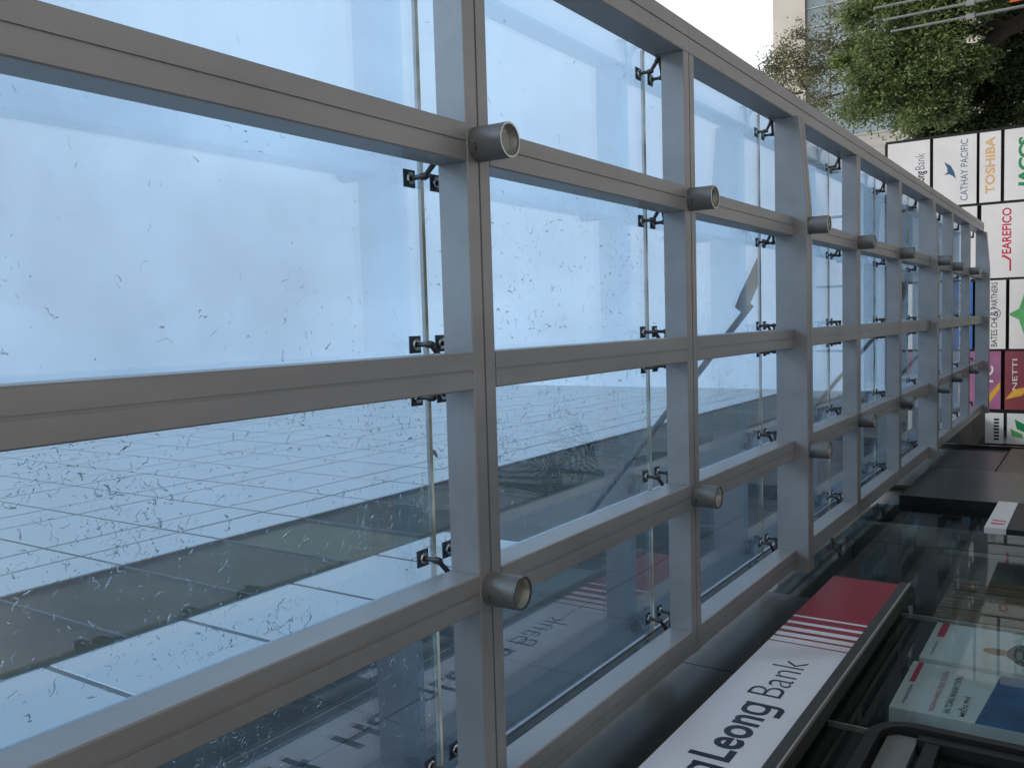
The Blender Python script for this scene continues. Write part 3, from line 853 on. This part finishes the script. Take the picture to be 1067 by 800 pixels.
# second column
bp(1, 5.0, 3.96, M['white']); bp(1, 3.88, 2.84, M['white']); bt('PARTNERS', 1.0, 3.2, 1.4, 0.2, M['navy'], 0.0) if False else None
bp(1, 2.74, 1.22, M['white']); bt('EAREFICO', 1.42, 2.06, 1.16, 0.21, M['red'], 0.02)
bpr('swash_letter', [(0.98, 2.06), (1.28, 2.06), (1.39, 2.20), (1.39, 2.27), (1.34, 2.27), (1.34, 2.22), (1.25, 2.10), (0.98, 2.10)], M['red'])
# third column
bp(2, 5.0, 3.5, M['white']); bp(2, 3.42, 2.93, M['blue']); bt('GF', -0.3, 3.02, 0.4, 0.28, M['letter'], 0.03)
bp(2, 2.86, 2.17, M['white']); bt('BATES CHI', -0.94, 2.36, 0.74, 0.14, M['navy'], 0.004); bt('&', -0.16, 2.34, 0.15, 0.18, M['navy'], 0.0); bt('PARTNERS', 0.03, 2.36, 0.68, 0.14, M['navy'], 0.004)
bpr('ring', [( -0.085 + 0.145 * math.cos(a), 2.43 + 0.145 * math.sin(a)) for a in [k * math.pi / 12 for k in range(25)]] + [(-0.085 + 0.13 * math.cos(a), 2.43 + 0.13 * math.sin(a)) for a in [k * math.pi / 12 for k in range(24, -1, -1)]], M['navy'])
bp(2, 2.09, 1.10, M['white'])
bpr('star_mark', [(-0.12 + (0.66 if k % 2 == 0 else 0.26) * math.sin(k * math.pi / 4) * (1.0 if k in (2, 6) else 0.75), 1.72 + (0.40 if k % 2 == 0 else 0.22) * math.cos(k * math.pi / 4)) for k in range(7, -1, -1)], M['green2'])
bt('Pijus', -0.33, 1.78, 0.42, 0.16, M['letter'], 0.01, 0.15)
# fourth column, by the tower
bp(3, 5.0, 3.1, M['poster']); bp(3, 3.02, 2.27, M['purple']); bt('PC', -1.86, 2.44, 0.42, 0.22, M['letter'], 0.02); bt('LL', -2.26, 2.40, 0.28, 0.2, M['letter'], -0.01) if False else None
bp(3, 2.18, 1.10, M['wine']); bt('NETTI', -2.06, 1.90, 0.80, 0.11, M['letter'], 0.0)
bpr('yellow_ray', [(-2.55, 2.28), (-2.36, 2.28), (-1.70, 3.0), (-1.86, 3.0)], M['yellow']) if False else None
bpr('yellow_ray', [(-2.55, 2.80), (-2.55, 2.62), (-2.02, 2.28), (-1.84, 2.28)], M['yellow'])
bpr('yellow_ray', [(-2.30, 2.17), (-2.05, 1.98), (-1.95, 1.60), (-2.20, 1.80)], M['yellow'])

# narrow last column, set under the tower's overhang
bp(4, 2.62, 2.20, M['poster'])
for k in range(7):
    bpr('print_bar', [(-3.36 + 0.085 * k, 2.30), (-3.31 + 0.085 * k, 2.30), (-3.31 + 0.085 * k, 2.42), (-3.36 + 0.085 * k, 2.42)], M['navy'])
bp(4, 2.12, 1.10, M['poster'])
bpr('leaf_print', [(-3.2, 1.6), (-2.95, 1.7), (-2.8, 1.95), (-3.05, 1.9)], M['green'])
bpr('leaf_print', [(-3.3, 1.75), (-3.18, 1.78), (-3.05, 2.05), (-3.25, 2.0)], M['green2'])

# ------------------------------------------------------------------ flagpoles by the kerb
for k, (x, zt, lab) in enumerate(((7.56, 4.91, 'slim grey metal pole farthest from the sign board, tallest of three'), (7.23, 4.69, 'slim grey metal pole between two others before the green tree'), (6.92, 4.51, 'slim grey metal pole nearest the sign board, shortest of three'))):
    t = thing('flagpole', lab, 'pole', (x, 24.0, 0.012 if x < 6.2 else -0.115), 'grey poles before the green tree')
    MB().tube([(0, 0, 0), (0, 0, 3.2), (0, 0, EYE + zt + 0.1)], [0.042, 0.036, 0.026], 10).build('shaft', M['pole'], t)
    MB().lathe([(0, 0), (0.12, 0), (0.12, 0.03), (0.045, 0.05), (0.045, 0.12)], (0, 0, 0), 14).build('base', M['pole'], t)
    MB().lathe([(0.0, 0.06), (0.03, 0.04), (0.035, 0.015), (0.027, 0.0)], (0, 0, EYE + zt + 0.1), 10).build('finial', M['pole'], t)
    MB().box(-0.05, 0.05, -0.05, 0.05, EYE + 2.72 + 0.1, EYE + 2.9 + 0.1).build('clamp', M['pole'], t)
fl = MB()
NX, NZ = 8, 5
vs = []
for s_ in (0, 1):
    for i in range(NX + 1):
        for j in range(NZ + 1):
            vs.append((-0.02 + i * 0.09, 0.05 * math.sin(i * 0.9) * i / NX + 0.006 * s_, -j * 0.12 - 0.02 * i))
q = (NX + 1) * (NZ + 1)
fs = [(i * (NZ + 1) + j, (i + 1) * (NZ + 1) + j, (i + 1) * (NZ + 1) + j + 1, i * (NZ + 1) + j + 1) for i in range(NX) for j in range(NZ)]
fl.add(vs, fs + [tuple(q + k for k in reversed(f)) for f in fs], True)
tag(fl.build('banner', M['orange'], None, (7.06, 23.95, EYE + 1.98)), 'small orange cloth banner hanging between the grey poles', 'banner')

# ------------------------------------------------------------------ trees
def tree(name, label, base, limbs, blobs, leafm, barkm, n_leaf, leaf, group=None, droop=0.5, seed=1):
    """limbs: list of polylines (points with radius); blobs: foliage masses (centre, radii, share)"""
    rs = np.random.default_rng(seed)
    t = thing(name, label, 'tree', base, group)
    bx = Vector(base)
    tr = MB()
    ends = []
    for pts, r0, r1 in limbs:
        k = len(pts)
        tr.tube([Vector(p) - bx for p in pts], [r0 + (r1 - r0) * i / (k - 1) for i in range(k)], 9)
    C = []
    wsum = sum(b[2] for b in blobs)
    # twigs reaching from the blob centres to leaf clumps
    for c, rad, wgt in blobs:
        nc = max(8, int(125 * wgt / wsum))
        d = rs.normal(size=(nc, 3)); d /= np.linalg.norm(d, axis=1)[:, None]
        rr = rs.uniform(0.25, 1.15, nc) ** 0.5
        cc = np.array(c) + d * rr[:, None] * np.array(rad)
        for q in cc:
            C.append((q, 0.10 + 0.26 * rs.random() ** 1.5))
            if rs.random() < 0.3:
                a = np.array(c) + (q - np.array(c)) * 0.25
                mid = (a + q) / 2 + rs.normal(size=3) * 0.12
                tr.tube([Vector(a) - bx, Vector(mid) - bx, Vector(q) - bx], [0.035, 0.02, 0.008], 5)
    tr.build('trunk', barkm, t)
    per = n_leaf // len(C)
    V_, off = [], []
    for q, s_ in C:
        g = rs.normal(size=(per, 3)) * np.array([s_, s_, s_ * 1.0])
        g[:, 2] -= droop * np.abs(rs.normal(size=per)) * 0.45
        ctr = q + g - np.array(base)
        L = leaf * rs.uniform(0.6, 1.4, per)
        ax = rs.normal(size=(per, 3)); ax[:, 2] -= droop * 1.6; ax /= np.linalg.norm(ax, axis=1)[:, None]
        sd = np.cross(ax, rs.normal(size=(per, 3))); sd /= np.linalg.norm(sd, axis=1)[:, None]
        a = ctr; b = ctr + ax * L[:, None]
        mdl = (a + b) / 2
        V_.append(np.stack([a, mdl + sd * (L * 0.24)[:, None], b, mdl - sd * (L * 0.24)[:, None]], 1).reshape(-1, 3))
    V_ = np.concatenate(V_)
    nq = len(V_) // 4
    me = bpy.data.meshes.new('crown')
    me.vertices.add(len(V_)); me.vertices.foreach_set('co', V_.ravel())
    me.loops.add(nq * 4); me.loops.foreach_set('vertex_index', np.arange(nq * 4))
    me.polygons.add(nq); me.polygons.foreach_set('loop_start', np.arange(nq) * 4)
    me.materials.append(leafm); me.update(calc_edges=True)
    obj('crown', me, t)
    return t

E_ = EYE
tree('broad_tree', 'dense dark green tree with heavy leaning limb behind the sign board', (9.6, 33, -0.13),
     [([(9.6, 33, -0.13), (9.4, 33, E_ + 1.2), (8.9, 33, E_ + 2.8), (8.0, 33, E_ + 4.0), (7.2, 33.1, E_ + 5.2), (6.9, 33.2, E_ + 6.6)], 0.36, 0.08),
      ([(8.9, 33, E_ + 2.8), (9.3, 33.3, E_ + 4.4), (9.6, 33.6, E_ + 6.2), (9.7, 33.8, E_ + 8.0)], 0.22, 0.05),
      ([(9.4, 33, E_ + 1.6), (10.5, 32.7, E_ + 3.2), (11.5, 32.6, E_ + 5.0)], 0.2, 0.05),
      ([(8.0, 33, E_ + 4.0), (7.0, 32.6, E_ + 4.5), (6.2, 32.4, E_ + 4.6)], 0.11, 0.03)],
     [((9.2, 33, E_ + 6.6), (1.9, 1.9, 1.5), 30), ((7.6, 33, E_ + 6.4), (1.5, 1.6, 1.3), 20), ((10.9, 32.8, E_ + 5.4), (1.4, 1.6, 1.6), 20), ((9.3, 32.2, E_ + 4.9), (1.5, 0.9, 0.9), 16), ((7.6, 32.2, E_ + 4.6), (1.3, 0.7, 0.9), 12), ((10.0, 32.0, E_ + 3.7), (1.1, 0.7, 0.7), 8)],
     M['leaf'], M['bark'], 85000, 0.13, 'trees behind the sign board', 0.7, 3)
tree('shade_tree', 'dark leaved low tree close behind the top of the sign board', (6.6, 35.5, -0.13),
     [([(6.6, 35.5, -0.13), (6.7, 35.5, E_ + 1.5), (6.5, 35.5, E_ + 3.2), (6.3, 35.5, E_ + 4.5)], 0.22, 0.06),
      ([(6.7, 35.5, E_ + 1.5), (7.8, 35.3, E_ + 2.6), (8.6, 35.2, E_ + 3.4)], 0.12, 0.04)],
     [((6.7, 35.5, E_ + 4.6), (1.7, 1.5, 1.3), 20), ((8.8, 35.2, E_ + 3.2), (1.6, 1.3, 1.1), 16), ((6.9, 35.3, E_ + 2.6), (1.6, 1.2, 1.0), 12), ((10.2, 35.6, E_ + 2.6), (1.5, 1.2, 1.0), 10)],
     M['leaf_dk'], M['bark'], 70000, 0.13, 'trees behind the sign board', 0.5, 5)
tree('sparse_tree', 'tall thin olive tree with sparse airy crown against white sky', (9.6, 37.5, -0.13),
     [([(9.6, 37.5, -0.13), (9.7, 37.5, E_ + 4), (9.5, 37.5, E_ + 7), (9.9, 37.5, E_ + 9.5), (10.2, 37.4, E_ + 11.6)], 0.2, 0.03),
      ([(9.5, 37.5, E_ + 7), (8.8, 37.4, E_ + 8.6), (8.6, 37.3, E_ + 10)], 0.09, 0.02),
      ([(9.7, 37.5, E_ + 8), (10.8, 37.3, E_ + 9.4), (11.2, 37.2, E_ + 10.6)], 0.09, 0.02)],
     [((10.5, 37.4, E_ + 10.8), (1.2, 1.0, 1.1), 16), ((9.0, 37.4, E_ + 10.2), (1.1, 1.0, 1.2), 14), ((9.8, 37.5, E_ + 11.8), (0.6, 0.6, 0.5), 5), ((8.5, 37.3, E_ + 8.8), (1.0, 0.9, 0.8), 8), ((10.9, 37.2, E_ + 9.2), (1.1, 0.9, 0.9), 9)],
     M['leaf_ol'], M['bark_lt'], 12000, 0.11, 'trees behind the sign board', 0.35, 8)

# ------------------------------------------------------------------ office block far behind the trees
blk = thing('office_block', 'beige framed office block with blue glass walls behind the trees', 'building', (27, 75, 0))
Z_T = EYE + 23.3
MB().box(-13, 25, 0.3, 18, -0.13, Z_T - 0.02).build('wall', M['beige'], blk)
MB().box(-13.1, 25.1, -0.1, 0.28, Z_T - 2.6, Z_T).build('parapet_band', M['beige'], blk)
for z0, z1 in ((Z_T - 15.9, Z_T - 14.9), (Z_T - 18.2, Z_T - 17.2)):
    MB().box(-13.05, 25.05, -0.25, 0.27, z0, z1).build('floor_band', M['beige'], blk)
cw_me = MB().box(0.05, 1.45, 0, 0.06, 0.05, 1.75).data('glass_panel', M['cw'])
levels = [Z_T - 2.7 - 1.8 * (k + 1) for k in range(6)] + [Z_T - 17.1, Z_T - 20.0, Z_T - 21.8]
for zz in levels:
    for i in range(25):
        obj('glass_panel', cw_me, blk, (-12.8 + i * 1.5, 0.2, zz))
for i in range(0, 26):
    MB().box(-12.83 + i * 1.5, -12.77 + i * 1.5, 0.1, 0.29, 0, Z_T - 2.61).build('mullion', M['plaster'], blk)

# ------------------------------------------------------------------ buildings and trees across the road (they show in the glass)
def facing_house(y, w, h, m, label):
    t = thing('row_house', label, 'building', (22.0, y, 0), 'houses across the road')
    MB().box(0.3, 10, 0, w, -0.13, h).build('wall', m, t)
    MB().box(0.0, 10.2, -0.05, w + 0.05, h, h + 0.5).build('parapet', M['plaster'], t)
    wm = MB().box(0.24, 0.295, 0, 1.2, 0, 1.5).data('window', M['cw'])
    for fz in range(int(h // 3.2)):
        for k in range(int(w // 2)):
            obj('window', wm, t, (0, 0.5 + k * 2, 1.0 + fz * 3.2))
facing_house(2, 9, 14, M['plaster'], 'plain cream house across the road, nearest of the row')
facing_house(12, 11, 10.5, M['beige'], 'low beige house across the road in the middle of the row')
facing_house(24, 10, 17, M['plaster'], 'tall cream house across the road, farthest of the row')

# ------------------------------------------------------------------ small things by the shopfront
palm = thing('potted_palm', 'dark feathery palm in a pot before the shop window', 'plant', (-2.0, 9.4, 0))
MB().lathe([(0, 0), (0.2, 0), (0.27, 0.42), (0.29, 0.42), (0.29, 0.47), (0.25, 0.47), (0.24, 0.4), (0, 0.4)], (0, 0, 0), 18).build('pot', M['terra'], palm)
st = MB()
for k in range(5):
    a = k * 1.3
    st.tube([(0.06 * math.cos(a), 0.06 * math.sin(a), 0.4), (0.1 * math.cos(a), 0.1 * math.sin(a), 0.9), (0.16 * math.cos(a), 0.16 * math.sin(a), 1.45)], [0.022, 0.016, 0.01], 6)
st.build('stem', M['bark'], palm)
for k in range(11):
    a = k * 2.399; r_ = random.Random(k)
    ln = r_.uniform(0.55, 0.85); hh = r_.uniform(0.35, 0.75)
    fr = MB()
    N = 14
    axis = []
    for i in range(N + 1):
        t = i / N
        axis.append(Vector((math.cos(a) * (0.12 + ln * t), math.sin(a) * (0.12 + ln * t), 1.38 + hh * math.sin(t * 2.0) - 0.25 * t * t)))
    fr.tube(axis, [0.008 * (1 - 0.8 * i / N) + 0.001 for i in range(N + 1)], 5)
    sv = Vector((-math.sin(a), math.cos(a), 0))
    for i in range(2, N + 1):
        L = 0.30 * math.sin(math.pi * (i / N) ** 0.7 * 0.9 + 0.2)
        for s_ in (-1, 1):
            b0 = axis[i]; d = (axis[i] - axis[i - 1]).normalized()
            tip = b0 + sv * s_ * L + d * L * 0.6 + Vector((0, 0, -0.12))
            wv = d * 0.011
            fr.add([b0 - wv, b0 + wv, (b0 + tip) / 2 + wv + Vector((0, 0, 0.02)), tip, (b0 + tip) / 2 - wv + Vector((0, 0, 0.02))], [(0, 1, 2, 3, 4)])
    fr.build('frond', M['palm'], palm)

std = thing('pavement_sign', 'white standing sign board with red lettering before the dark pier', 'sign', (-2.28, 10.3, 0))
MB().box(-0.03, 0.03, 0, 1.5, EYE + 0.84, EYE + 1.04).build('panel', M['white'], std)
MB().box(-0.028, 0.028, 0.002, 1.498, 1.5, EYE + 0.838).build('lower_panel', M['frame_dk'], std)
for y in (0.1, 1.35):
    MB().box(-0.025, 0.025, y, y + 0.05, 0, 1.499).build('leg', M['frame_dk'], std)
printed('red_mark', [(0.2, 2.47), (0.26, 2.47), (0.26, 2.6), (0.2, 2.6)], M['red'], std, (0.0306, 0, 0), 'facade', 0.002)
printed('red_mark', [(0.34, 2.47), (0.39, 2.47), (0.42, 2.6), (0.37, 2.6)], M['red'], std, (0.0306, 0, 0), 'facade', 0.002)
